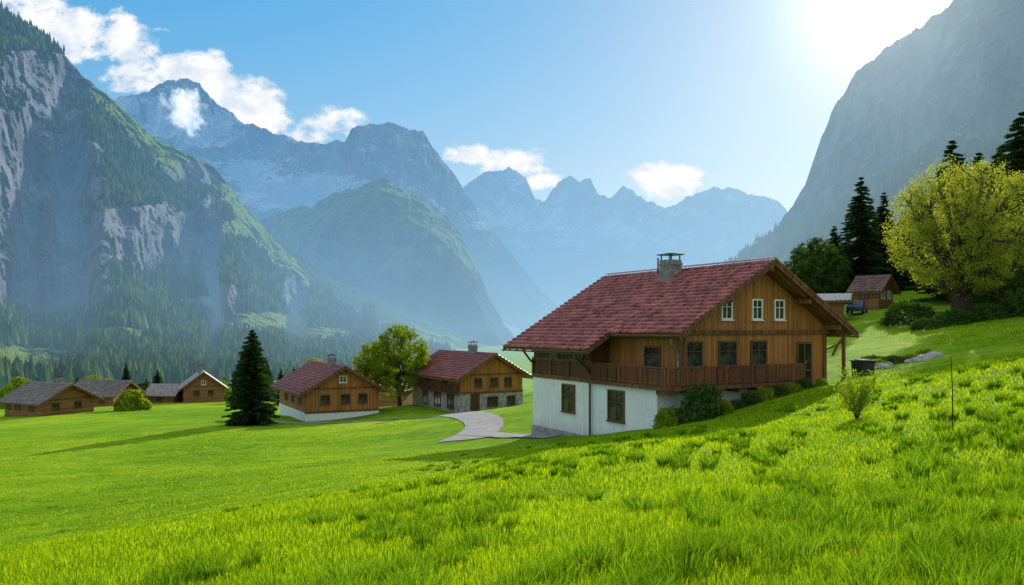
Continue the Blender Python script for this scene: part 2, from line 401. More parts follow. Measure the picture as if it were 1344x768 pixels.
slab(mb,ZR,SL,-1,.02,5.99,0,6.6,.0,.10); slab(mb,ZR,SL,-1,6.0,YE-.02,0,8.2,.0,.10); slab(mb,ZR,SL,1,.02,YE-.02,0,6.6,.0,.10)
for k in range(16):
    y=.35+k*.98
    for sd,xe in ((-1,6.5 if y<6 else 8.1),(1,6.5)): slab(mb,ZR,SL,sd,y,y+.12,.1,xe,.102,.26)
for x in (0,2.9,-2.9,5.35,-5.45): mb.box(x-.1,x+.1,.12,1.19,z_at(x,.52),z_at(x,.27))
obj('roof_boarding',mb.mesh('roof_boarding',M['soffit']),roof)
for sd,xe in ((-1,6.66),(1,6.66)):
    mb=slab(MB(),ZR,SL,sd,-.06,.0,0,xe,-.12,.24); slab(mb,ZR,SL,sd,-.10,-.062,0,xe+.02,-.14,.02)
    obj('bargeboard',mb.mesh('bargeboard',M['beam']),roof)
obj('bargeboard',slab(MB(),ZR,SL,-1,5.9,5.96,6.62,8.25,-.08,.2).mesh('bargeboard',M['beam']),roof)
obj('bargeboard',slab(MB(),ZR,SL,-1,YE,YE+.06,0,8.25,-.1,.24).mesh('bargeboard',M['beam']),roof)
obj('bargeboard',slab(MB(),ZR,SL,1,YE,YE+.06,0,6.6,-.1,.24).mesh('bargeboard',M['beam']),roof)
for xa,ya,yb,sd in ((6.72,0,5.9,-1),(8.32,6,YE,-1),(6.72,0,YE,1)):
    zz=z_at(xa)-.06; th=np.linspace(0,np.pi,7)
    a=[(sd*xa+.085*math.cos(t),zz-.085*math.sin(t)) for t in th]; b=[(sd*xa+.07*math.cos(t),zz-.07*math.sin(t)) for t in th[::-1]]
    obj('gutter',MB().prism(a+b,ya,yb).mesh('gutter',M['metal']),roof)
for pts,r_,mm in (([(-8.32,6.9,1.5),(-8.2,6.95,1.25),(-7.35,7.1,.6),(-7.16,7.15,.3),(-7.16,7.15,-3.2)],.06,'metal'),
    ([(-6.72,.6,2.45),(-6.6,.7,2.1),(-5.95,1.0,1.7),(-5.85,1.05,1.3),(-5.85,1.05,-.0)],.055,'steel'),
    ([(6.72,1.0,2.4),(6.5,1.0,2.1),(5.5,1.25,1.7),(5.46,1.3,1.3),(5.46,1.3,-.6)],.05,'metal')):
    obj('downpipe',MB().tube(pts,r_).mesh('downpipe',M[mm]),house)
chimney(roof,-1.0,7.4,5.0,7.15,.95)
obj('vent_pipe',MB().tube([(-.5,9.2,6.0),(-.5,9.2,7.45)],.05).mesh('vent_pipe',M['metal']),roof)
mb=MB(); mb.box(-7.25,2.7,.25,1.19,-.2,0); mb.box(-7.25,-5.61,1.19,7.39,-.198,.002)
for x in np.arange(-7,2.6,1.6): mb.box(x-.08,x+.08,.3,1.33,-.42,-.202)
obj('balcony_floor',mb.mesh('balcony_floor',M['beam']),house)
mb=MB(); railing(mb,(-7.2,.3),(2.65,.3),0,1.0); railing(mb,(-7.2,.38),(-7.2,7.0),0,1.0)
obj('balcony_railing',mb.mesh('balcony_railing',M['rail']),house)
obj('balcony_post',MB().box(-6.0,-5.86,.34,.48,-.0,z_at(5.9,.27)).mesh('balcony_post',M['beam']),house)
obj('porch_post',MB().box(5.95,6.11,.35,.51,-1.2,z_at(6.1,.51)).mesh('porch_post',M['beam']),house)
obj('porch_post',MB().box(5.95,6.11,4.2,4.36,-.8,z_at(6.1,.51)).mesh('porch_post',M['beam']),house)
obj('porch_beam',MB().box(5.9,6.16,.2,6,z_at(6.1,.5),z_at(6.1,.31)).mesh('porch_beam',M['beam']),house)
for pts in ([(-7.0,7.45,.6),(-7.4,7.45,1.0),(-7.9,7.45,1.6)],[(-7.0,13.7,.6),(-7.4,13.7,1.0),(-7.9,13.7,1.6)],[(5.3,.6,1.4),(5.6,.55,1.9),(5.9,.5,2.3)]):
    obj('roof_bracket',MB().tube(pts,.07,6).mesh('roof_bracket',M['beam']),house)
for x in (-2.38,-.12,1.59): window(house,x,1.2,4.0,.62,.98,'-y',M['wframe'])
for x,w in ((-4.75,1.15),(-2.3,1.15),(0,1.05)): window(house,x,1.2,1.6,w,1.2,'-y',M['dframe'])
window(house,-7,9.6,-1.25,1.25,1.5,'-x',M['dframe']); window(house,-7,4.8,-1.3,1.35,1.55,'-x',M['dframe'])
window(house,-6.985,8.7,1.42,1.2,.45,'-x',M['dframe'],False,sill=False); window(house,-6.985,11.4,1.42,1.2,.45,'-x',M['dframe'],False,sill=False)
window(house,-5.6,3.4,1.3,1.2,1.2,'-x',M['dframe']); 
window(house,5.3,5,1.3,1.0,1.1,'+x',M['dframe'])
mb=MB(); mb.box(3.0,4.2,1.12,1.197,2.05,2.17); mb.box(3.0,3.1,1.12,1.197,-.15,2.05); mb.box(4.1,4.2,1.12,1.197,-.15,2.05); mb.box(3.56,3.64,1.13,1.197,-.15,2.05)
mb.box(3.1,3.56,1.14,1.197,.5,.6);mb.box(3.64,4.1,1.14,1.197,.5,.6)
dr=obj('door',mb.mesh('door',M['dframe']),house)
obj('pane',MB().box(3.1,4.1,1.16,1.196,-.15,2.05).mesh('pane',M['glass']),dr)
obj('handle',MB().box(3.66,3.72,1.08,1.13,.95,1.1).mesh('handle',M['steel']),dr)
obj('porch_floor',MB().box(2.7,6.6,-.3,1.33,-1.6,-.21).mesh('porch_floor',M['stone']),house)
# ------------------------------------------------------------------ generic houses
def cottage(label,x,y,z,rotdeg,hw,ln,eh,rh,bh,oh,roof,wall,base,gw=(),sw=(),chim=None,door=None,c=.45,bal=False,group=None):
    r=empty('house',(x,y,z),math.radians(rotdeg),label,'house',group)
    s=(rh-eh)/hw; za=lambda xx,t=0:rh-s*abs(xx)-t
    if bh>0: obj('basement_wall',MB().box(-hw-.03,hw+.03,-.03,ln,-1.8,bh-.01).mesh('base',base),r)
    mb=MB(); mb.prism([(-hw,bh if bh>0 else -1.8),(hw,bh if bh>0 else -1.8),(hw,za(hw,.2)),(0,za(0,.2)),(-hw,za(hw,.2))],0,ln-.03)
    obj('wooden_wall',mb.mesh('wall',wall),r)
    xe=hw+oh
    V,Fc=merge([tiles(rh,s,-1,-oh,ln+oh*.6,xe,c,c*.8),tiles(rh,s,1,-oh,ln+oh*.6,xe,c,c*.8)])
    ro=obj('roof',np_mesh('roof',V,Fc,roof),r)
    mb=MB(); y0=-oh+.01;y1=ln+oh*.6-.01
    slab(mb,rh,s,-1,y0,y1,0,xe,0,.15);slab(mb,rh,s,1,y0,y1,0,xe,0,.15)
    obj('roof_boarding',mb.mesh('boarding',M['soffit']),ro)
    for sd in (-1,1):
        obj('bargeboard',slab(MB(),rh,s,sd,-oh-.08,-oh,0,xe+.05,-.14,.24).mesh('barge',M['beam']),ro)
        obj('bargeboard',slab(MB(),rh,s,sd,y1+.01,y1+.09,0,xe+.05,-.14,.24).mesh('barge',M['beam']),ro)
    obj('ridge_cap',MB().box(-.16,.16,-oh-.1,y1+.1,rh+.05,rh+.2).mesh('ridge_cap',roof),ro)
    if chim: chimney(ro,chim[0],chim[1],rh-1.6,rh+chim[2],chim[3])
    for (wx,wz,ww,wh) in gw: window(r,wx,0 if wz>bh else -.03,wz,ww,wh,'-y',M['dframe'] if wz<rh-2.2 else M['wframe'],ww>.5)
    for (sd,wy,wz,ww,wh) in sw: window(r,sd*(hw+(.03 if wz<bh else 0)),wy,wz,ww,wh,'+x' if sd>0 else '-x',M['dframe'],ww>.5)
    if door is not None:
        mb=MB(); mb.box(door-.55,door-.45,-.09,-.032,0,2.0);mb.box(door+.45,door+.55,-.09,-.032,0,2.0);mb.box(door-.45,door+.45,-.09,-.032,1.9,2.0);mb.box(door-.45,door+.45,-.06,-.033,0,1.9)
        obj('door',mb.mesh('door',M['dark']),r)
    if bal:
        mb=MB(); mb.box(-hw-.5,-hw-.04,.2,ln*.75,bh-.15,bh); railing(mb,(-hw-.48,.25),(-hw-.48,ln*.75),bh,bh+.95,.22,.12)
        obj('balcony',mb.mesh('balcony',M['dark']),r)
    mb=MB(); 
    if bh>0: mb.box(-hw-.06,hw+.06,-.1,-.034,bh-.1,bh+.12)
    mb.box(-hw-.02,hw+.02,-.07,-.003,eh-.1,eh+.08)
    obj('trim',mb.mesh('trim',M['beam']),r)
    return r
cottage('wooden chalet with dark red roof and grey stone ground floor',-2.2,89,-9.2,30,3.9,13.5,4.0,6.2,2.0,.9,M['tile2'],M['wood'],M['stone'],
   gw=((-1.8,3.1,.8,.9),(.2,3.1,.8,.9),(2.0,3.1,.8,.9),(0,1.0,1.2,.9),(2.4,1.0,.9,.9)),sw=((-1,2.5,1.0,1.6,1.5),(-1,6,1.0,1.6,1.5),(-1,9.5,1.0,1.4,1.5),(-1,4,3.1,1,.8),(-1,9,3.1,1,.8)),chim=(-.4,4.0,1.0,.8),door=-2.2,bal=True)
cottage('small honey wood chalet with red roof above the meadow',-19.0,89.5,-10.3,28,4.2,13.5,3.5,5.9,.9,1.0,M['tile2'],M['wood'],M['plaster'],
   gw=((-2.0,2.3,.9,.9),(.3,2.3,.9,.9),(2.3,2.3,.9,.9),(0,4.5,.7,.6)),sw=((-1,2.5,2.2,1.1,.9),(-1,6,2.2,1.1,.9),(-1,9.5,2.2,1.1,.9)),chim=(-.3,3.6,.9,.8))
cottage('low brown farmhouse with weathered grey roof',-68.5,123,h1(-68.5,123)-.1,62,4.2,9.5,2.4,4.6,0,1.0,M['tileg'],M['woodh'],M['stone'],
   gw=((-2,1.4,1,.9),(1.5,1.4,1,.9)),sw=((-1,2.5,1.3,1.2,.9),(-1,6,1.3,1.2,.9),(-1,8.4,1.3,.8,.9)),chim=(.5,3,.9,.9),c=.5)
cottage('wooden barn with dull brown roof',-73.5,152,h1(-73.5,152)-.2,82,4.0,9.5,2.5,4.7,0,.8,M['tileg'],M['woodh'],M['stone'],
   gw=((0,1.6,1,1),),sw=((-1,2.5,1.4,1.1,.9),(-1,6,1.4,1.2,.9)),c=.5)
cottage('old timber house with pale shingle roof',-60,155,h1(-60,155)-.2,24,3.6,9,3.3,6.0,0,.8,M['tilel'],M['woodh'],M['stone'],
   gw=((-1.3,2.0,.9,.9),(1.3,2.0,.9,.9),(0,4.0,.7,.7)),sw=((-1,3,2.0,1,.9),),chim=(-.4,4,.9,.9),c=.5)
cottage('low annex with pale shingle roof',-66.5,160,h1(-66.5,160)-.2,85,2.8,6,2.0,3.7,0,.6,M['tilel'],M['woodh'],M['stone'],
   gw=(),sw=((-1,3,1.2,1,.8),),c=.5)
cottage('small timber cottage with red roof among trees',-22.5,128,h1(-22.5,128)-.1,-20,3.4,8,2.8,5.2,0,.7,M['tile2'],M['woodh'],M['stone'],gw=((0,1.5,1,1),),sw=((-1,3,1.3,1,.9),),chim=(0,3,.9,.7),c=.5)
M['proof']=mat_plain('pale_metal_roof',(.62,.63,.64),.35,.06,2,spec=.6)
cottage('low wooden shed with pale metal roof',35.8,86,h1(35.8,86)-.0,66,2.4,4.6,2.2,2.75,0,.8,M['proof'],M['woodh'],M['stone'],gw=((0,1.2,1,.8),),sw=((-1,2,1.2,1,.8),),c=.5)
cottage('brown wooden house with dull roof below the forest',44.6,95,h1(44.6,95)+.3,42,2.0,3.2,2.0,3.5,.0,.6,M['tileb'],M['woodh'],M['stone'],gw=((-.9,1.3,.7,.8),(.9,1.3,.7,.8)),sw=((-1,1.7,1.3,1,.8),),c=.5)
# ------------------------------------------------------------------ trees
def spruce_mesh(Hh,R,levels,nb,seed,npts=7,full=.75,lo=.06):
    rg=np.random.default_rng(seed); Cs=[];A1=[];A2=[]
    for k in range(levels):
        tt=k/(levels-1); z0=Hh*(lo+(1-lo)*tt**.92)
        for b in range(nb if tt<.85 else max(4,nb//2)):
            a=rg.uniform(0,2*np.pi); L=(R*(1-tt)**full)*rg.uniform(.72,1.12)+.12
            if rg.random()<.05: L*=.5
            s=np.linspace(.12,1,npts)
            rad=L*s; zz=z0-L*(.38*s-.14*s*s)+rg.uniform(-.1,.1)
            p=np.stack([np.cos(a)*rad,np.sin(a)*rad,zz],1)
            out=np.array([np.cos(a),np.sin(a),-.25]); lat=np.array([-np.sin(a),np.cos(a),0])
            wd=(.30*L*(1-.65*s)+.14)
            for sg in (-1,1):
                d=(lat*sg*.85+out*.5)[None]*wd[:,None]; d=d+rg.normal(size=d.shape)*.05; d[:,2]-=wd*.25
                Cs.append(p+d*.5);A1.append(d*.62);A2.append(np.tile(out*.12+np.array([0,0,.05]),(npts,1))*(1+.3*L/R)+rg.normal(size=d.shape)*.03)
            Cs.append(p+np.array([0,0,-.1]));A1.append(np.tile(out*(L/npts)*.9,(npts,1)));A2.append(np.tile(np.array([0,0,.16]),(npts,1))+rg.normal(size=p.shape)*.05)
    C=np.concatenate(Cs);a=np.concatenate(A1);b=np.concatenate(A2)
    V=np.stack([C-a,C-a*.2+b,C+a,C-a*.2-b],1).reshape(-1,3)
    Fc=np.arange(len(V)).reshape(-1,4)
    cr=np_mesh('spruce_crown',V,Fc,M['fir'])
    tv,tf=tube([(0,0,-.8),(0,0,Hh*.4),(0,0,Hh*.97)],[Hh*.018+.05,Hh*.011+.02,.02],7)
    return cr,np_mesh('spruce_trunk',tv,tf,M['bark'],True)
SP=[spruce_mesh(10,2.6,36,15,1,8,.6,.05),spruce_mesh(16,3.3,38,13,2,7,.7),spruce_mesh(16,2.9,36,12,3,7,.75)]
def place_tree(meshes,x,y,sc,label,rot=None,group=None,z=None,name='spruce_tree',wide=1.0):
    o=bpy.data.objects.new(name,None); link(o); z=h1(x,y) if z is None else z
    o.location=(x,y,z); o.scale=(sc*wide,sc*wide,sc); o.rotation_euler[2]=rng.uniform(0,6.28) if rot is None else rot
    o['label']=label;o['category']='tree'
    if group:o['group']=group
    obj('crown',meshes[0],o);obj('trunk',meshes[1],o); return o
def leafy_mesh(Hh,R,trunk,nl,nleaf,lsize,mat,seed,limbs=15,shell=0,thick=1.0,hole=-.27):
    rg=np.random.default_rng(seed); parts=[];tips=[]
    cz=(Hh+trunk)/2; rz=(Hh-trunk)/2*1.02
    top=np.array([.2,.1,trunk+rz*.9])
    tp=np.array([(0,0,-.6),(.05,0,trunk*.5),(.12,.05,trunk),(.2,.1,trunk+rz*.45),tuple(top)])
    parts.append(tube(tp,np.array([Hh*.030,Hh*.024,Hh*.02,Hh*.012,Hh*.006])*thick,8))
    for k in range(limbs):
        a=k*2.399+rg.uniform(-.3,.3); el=rg.uniform(-.45,1.0) if k>2 else 1.2; 
        tgt=np.array([np.cos(a)*np.cos(el)*R*.82,np.sin(a)*np.cos(el)*R*.82,cz+np.sin(el)*rz*.82])
        st=np.array([.1,.05,trunk*rg.uniform(.75,1.0)+rz*.5*max(0,el)*rg.random()])
        ctl=st*.45+tgt*.55+np.array([0,0,.15*rz])+rg.normal(size=3)*.3
        s=np.linspace(0,1,8)[:,None]; c=(1-s)**2*st+2*s*(1-s)*ctl+s*s*tgt
        c[1:]+=rg.normal(size=(7,3))*.08
        parts.append(tube(c,np.linspace(Hh*.013,Hh*.003,8)*thick,5))
        for j in range(nl):
            i=rg.integers(3,8); p=c[i]; dirn=p-np.array([0,0,cz-rz*.4]); dirn/=np.linalg.norm(dirn)
            dd=dirn*.7+rg.normal(size=3)*.55; q=p+dd*R*.30*rg.uniform(.6,1.2)
            e=((q[0]/R)**2+(q[1]/R)**2+((q[2]-cz)/rz)**2)**.5
            if e>1.0: q=np.array([0,0,cz])+(q-np.array([0,0,cz]))/e*1.0
            m=(p+q)/2+rg.normal(size=3)*.12
            parts.append(tube([p,m,q],[Hh*.0035*thick,.018*thick,.008],4))
            for tt in (.35,.65,.85,1.0): tips.append(p*(1-tt)+q*tt)
    tips=np.array(tips); n=nleaf//len(tips)+1
    dens=.3+1.4*rg.random(len(tips))
    C=np.repeat(tips,np.maximum(1,(n*dens).astype(int)),axis=0); C=C+rg.normal(size=C.shape)*R*.05
    if shell:
        d=rg.normal(size=(shell//40,3)); d/=np.linalg.norm(d,axis=1)[:,None]; rr=rg.uniform(.74,1.0,len(d))*(1+.07*fbm(d[:,0]*2,d[:,1]*2,d[:,2]*2+seed,2))
        Q=d*rr[:,None]*np.array([R,R,rz])+np.array([0,0,cz])
        Q=np.repeat(Q,40,axis=0)+rg.normal(size=(len(d)*40,3))*np.array([R*.045,R*.045,R*.03]); C=np.concatenate([C,Q])
    keep=fbm(C[:,0]*.6,C[:,1]*.6,C[:,2]*.6+seed,3)>hole
    C=C[keep]
    LV,LF=leaves(C,lsize,rg)
    tv,tf=merge(parts)
    return np_mesh('leafy_crown',LV,LF,mat),np_mesh('leafy_trunk',tv,tf,M['bark'],True)
big=leafy_mesh(14.3,5.9,2.4,14,52000,.145,M['leafy'],5,30,36000,2.3,-.17)
mid=leafy_mesh(9,3.2,1.0,10,24000,.17,M['leafm'],6,16,18000,1.2,-.22)
midd=leafy_mesh(8,3.4,.8,9,14000,.20,M['leafd'],8,14,10000)
place_tree(big,39.4,70,1.0,'broad round tree with fresh yellow green leaves on the lawn',name='leafy_tree',rot=.4,z=h1(39.4,70)-.2)
place_tree(mid,-13.6,97,1.08,'light green leafy tree beside a chalet',name='leafy_tree',z=-9.5)
place_tree(mid,-17.0,99,.9,'light green leafy tree beside a chalet',name='leafy_tree',z=-9.8)
place_tree(SP[0],-26.8,82,.97,'dense dark green conifer alone in the meadow',name='spruce_tree',z=h1(-26.8,82)-.1,wide=.98)
grp='dark spruces at the edge of the lawn'
for (px,top,D,m,wd) in ((1130,232,112,1,1.15),(1160,252,118,2,1.3),(1188,275,122,1,1.3),(1250,184,95,2,1.3),(1313,192,92,1,1.25),(1342,146,84,1,1.3),(1095,296,125,2,1.5),(1215,250,118,1,1.3),(1285,200,104,2,1.4),(1148,285,130,1,1.4),(1112,305,128,2,1.5),(1335,190,96,2,1.4),(1172,290,128,1,1.4),(1300,215,100,1,1.3)):
    x=(px-672)/F*D; z=h1(x,D); ht=(430-top)/F*D-z
    place_tree(SP[m],x,D,ht/16,'tall dark spruce at the edge of the lawn',group=grp,z=z-.2,wide=wd)
for (px,top,D) in ((1070,312,108),(1055,330,116),(1085,325,112)):
    x=(px-672)/F*D; z=h1(x,D); ht=(430-top)/F*D-z
    place_tree(midd,x,D,ht/8,'dark green leafy tree behind the chalet',name='leafy_tree',z=z-.2)
rg=np.random.default_rng(4)
for k in range(60):
    px=rg.uniform(-30,560); D=rg.uniform(172,235)
    if 330<px<640: D=rg.uniform(135,190)
    x=(px-672)/F*D; z=h1(x,D); 
    if rg.random()<.4: place_tree(SP[1+k%2],x,D,rg.uniform(.35,.62),'dark spruce behind the village houses',group='trees behind the village',z=z-.2,wide=1.2)
    else: place_tree((mid if rg.random()<.4 else midd),x,D,rg.uniform(.6,.95),'round leafy tree behind the village houses',group='trees behind the village',z=z-.2,name='leafy_tree')
def bush_mesh(R,Hh,n,ls,mat,seed):
    rg=np.random.default_rng(seed); d=rg.normal(size=(n,3)); d[:,2]=np.abs(d[:,2])*.9; d/=np.linalg.norm(d,axis=1)[:,None]
    r=rg.uniform(.55,1,n)**.5*(1+.45*fbm(d[:,0]*2.2+seed,d[:,1]*2.2,d[:,2]*2.2,4))
    C=d*r[:,None]*np.array([R,R,Hh]); V,Fc=leaves(C,ls,rg); return np_mesh('bush',V,Fc,mat)
B1=bush_mesh(1,1,5200,.10,M['leafd'],1); B2=bush_mesh(1,1,4200,.12,M['leafm'],2); 
B3=bush_mesh(1,1,5200,.16,M['leafm'],3)
def bush(x,y,rx,hh,me,label,group=None,name='bush'):
    o=obj(name,me,None,label,'bush',None,group); o.location=(x,y,h1(x,y)-.1); o.scale=(rx,rx*.9,hh); o.rotation_euler[2]=x*3.1; return o
def loc2w(lx,ly): c,s=math.cos(MR),math.sin(MR); return MH[0]+lx*c-ly*s,MH[1]+lx*s+ly*c
for (lx,ly,r,hh,mm) in ((-5.7,-.5,1.25,1.95,B1),(-6.9,.5,.8,1.1,B2)):
    x,y=loc2w(lx,ly); bush(x,y,r,hh,mm,'dense dark green shrub at the chalet corner')
for (lx,ly,r,hh,mm) in ((-4.2,-.5,.7,.8,B2),(-3.2,-.3,.6,.6,B1),(-2.3,-.5,.65,.8,B1),(-1.3,-.4,.7,.85,B2),(-.3,-.5,.6,.7,B1),(.7,-.6,.55,.6,B2),(1.7,-.5,.5,.7,B1),(2.6,-.9,.4,.5,B2)):
    x,y=loc2w(lx,ly); bush(x,y,r,hh,mm,'low garden shrub under the chalet balcony','garden shrubs along the chalet wall')
bush(-61,128,2.7,3.3,B3,'round light green bush by the village road')
for k,(x,y,r,hh,mm) in enumerate(((34.5,66,1.5,1.0,B1),(37,66.5,1.8,1.3,B1),(40,67,2.2,1.5,B1),(43,65.5,2.6,2.4,B1),(46,66,3,3.4,B1),(36.5,73,2.6,2.2,B1),(44,71,3,3.4,B1),(48,68,3.5,4.2,B1),(50,74,4,6,B1))):
    bush(x,y,r,hh,mm,'dark hedge bush under the big tree','hedge bushes under the big tree')
for k,(x,y,r,hh,mm) in enumerate(((22.5,49,.8,.6,B2),(24,50,.9,.6,B1),(25.3,50.2,.8,.5,B2),(26.5,51,.7,.6,B2),(23.2,51.5,.9,.7,B1))):
    bush(x,y,r,hh,mm,'small rockery plant among pale boulders','rockery plants')
def stone_mesh(seed):
    bm=bmesh.new(); bmesh.ops.create_icosphere(bm,subdivisions=3,radius=1)
    P=np.array([v.co[:] for v in bm.verts]); n=fbm(P[:,0]+seed*3,P[:,1],P[:,2],3)
    for v,k in zip(bm.verts,n): v.co*=1+.45*k; v.co.z*=.7
    me=bpy.data.meshes.new('boulder'); bm.to_mesh(me); bm.free(); me.materials.append(M['rockery']); return me
ST=[stone_mesh(k) for k in range(3)]
for k in range(12):
    x=21.8+rng.uniform(0,5.2);y=48.0+(x-21.8)*.35+rng.uniform(-.4,.6); s=rng.uniform(.2,.42)
    o=obj('boulder',ST[k%3],None,'pale boulder edging the rockery','rock',None,'rockery boulders'); o.location=(x,y,h1(x,y)+.05); o.scale=(s*1.2,s,s); o.rotation_euler[2]=k
rg=np.random.default_rng(9); parts=[];C=[]
for k in range(13):
    a=rg.uniform(0,6.28);L=rg.uniform(1.0,1.75);sp=rg.uniform(.2,.65)
    pts=np.array([(np.cos(a)*sp*s**1.4,np.sin(a)*sp*s**1.4,L*s-.1) for s in np.linspace(0,1,6)]); pts[1:]+=rg.normal(size=(5,3))*.025
    parts.append(tube(pts,np.linspace(.016,.004,6),4))
    for j in range(190):
        u=rg.uniform(1.6,5); i=int(u); q=pts[i]*(1-(u-i))+pts[min(i+1,5)]*(u-i); C.append(q+rg.normal(size=3)*.10)
tv,tf=merge(parts); LV,LF=leaves(np.array(C),.075,rg)
x,y=10.4,24.0
sap=empty('sapling',(x,y,h1(x,y)),0,'young sapling with sparse yellow green leaves in the grass','sapling')
obj('stem',np_mesh('stem',tv,tf,M['bark']),sap);obj('crown',np_mesh('sapling_leaves',LV,LF,M['leafm']),sap)
x,y=9.95,18.0
obj('stake',MB().tube([(0,0,-.3),(.01,0,.8),(-.03,0,1.65)],[.013,.012,.009],6).mesh('stake',M['beam']),None,'thin wooden stake standing in the grass','stake').location=(x,y,h1(x,y))
x,y=loc2w(6.9,-.2); r=empty('garden_bin',(x,y,h1(x,y)-.05),MR,'dark grey garden bin with lid beside the chalet','bin')
M['binp']=mat_plain('dark_plastic',(.035,.037,.04),.75,.1,spec=.15)
obj('body',MB().prism([(-.45,0),(.45,0),(.52,.85),(-.52,.85)],-.4,.4).mesh('body',M['binp']),r)
mb=MB();mb.box(-.56,.56,-.46,.46,.853,.92);mb.box(-.4,.4,-.3,.3,.92,.97);obj('lid',mb.mesh('lid',M['binp']),r)
x,y=39.2,90.5; r=empty('parked_car',(x,y,h1(x,y)),math.radians(58),'small blue car parked by the shed','car')
M['blue']=mat_plain('blue_paint',(.03,.07,.22),.25,.05,spec=.6,bump=0)
M['rub']=mat_plain('rubber',(.02,.02,.02),.8,.1)
obj('body',MB().prism([(-2,.35),(2,.35),(2.05,.7),(1.9,.92),(1.05,1.0),(.45,1.45),(-1.2,1.48),(-1.9,1.0),(-2.02,.8)],-.82,.82).mesh('body',M['blue']),r)
for yy in (-.83,.822): obj('side_window',MB().prism([(.85,1.0),(.4,1.38),(-1.15,1.4),(-1.65,1.0)],yy,yy+.008).mesh('side_window',M['glass']),r)
mb=MB(); mb.add([(-1.90,-.7,1.03),(-1.90,.7,1.03),(-1.26,.66,1.44),(-1.26,-.66,1.44)],[(0,1,2,3)]); o=obj('rear_window',mb.mesh('rear_window',M['glass']),r); o.location=(-.02,0,.01)
for (cx,cy) in ((-1.25,-.78),(1.3,-.78),(-1.25,.78),(1.3,.78)):
    th=np.linspace(0,2*np.pi,17)[:-1]; w=MB().prism([(.32*math.cos(a),.32*math.sin(a)) for a in th],-.1,.1)
    o=obj('wheel',w.mesh('wheel',M['rub']),r);o.location=(cx,cy,.32)
# ------------------------------------------------------------------ mountains
def mat_mountain(name,sc=1.0,rock=((.10,.10,.105),(.34,.335,.33)),grass=((.09,.16,.02),(.22,.32,.05)),wood=((.012,.032,.012),(.045,.085,.025)),streak=0.0):
    t=NT(name); co=t.coord()
    n=t.noise(co,.012*sc,9,.72,(1,1,.8)); nf=t.noise(co,.05*sc,8,.75,(1.2,1.2,.7)); 
    f=t.math('ADD',t.math('MULTIPLY',n,.5),t.math('MULTIPLY',nf,.5)); lo,hi=.41,.57
    if streak:
        ns=t.noise(co,.02*sc,9,.75,(1.6,1.6,.22)); nl=t.noise(co,.006*sc,6,.65)
        f=t.math('ADD',t.math('MULTIPLY',n,.2),t.math('ADD',t.math('MULTIPLY',ns,.5),t.math('MULTIPLY',nl,.3))); lo,hi=.44,.56
    rc=t.ramp(f,[(lo,rock[0]),(hi,rock[1])])
    gr=t.ramp(nf,[(.35,grass[0]),(.65,grass[1])])
    vo=t.noise(co,.09*sc,3,.8)
    wd=t.ramp(vo,[(.35,wood[0]),(.65,wood[1])])
    def att(nm):
        a=t.n('ShaderNodeAttribute',attribute_name=nm); return a.outputs['Fac']
    def thr(a,w=.9,lo=.40,hi=.60):
        q=t.math('ADD',a,t.math('MULTIPLY',t.math('SUBTRACT',nf,.5),w*2)); mr=t.n('ShaderNodeMapRange'); t.l(q,mr.inputs[0]); mr.inputs[1].default_value=lo;mr.inputs[2].default_value=hi
        return mr.outputs[0]
    c=t.mix(thr(att('grass')),rc,gr); c=t.mix(thr(att('wood')),c,wd); c=t.mix(thr(att('snow'),.65,.42,.50),c,(.95,.96,.98))
    hb=t.math('ADD',n,t.math('MULTIPLY',nf,.5))
    t.pbr(c,.95,t.bump(hb,1.0,34/sc),0,.05,haze=True); return t.m
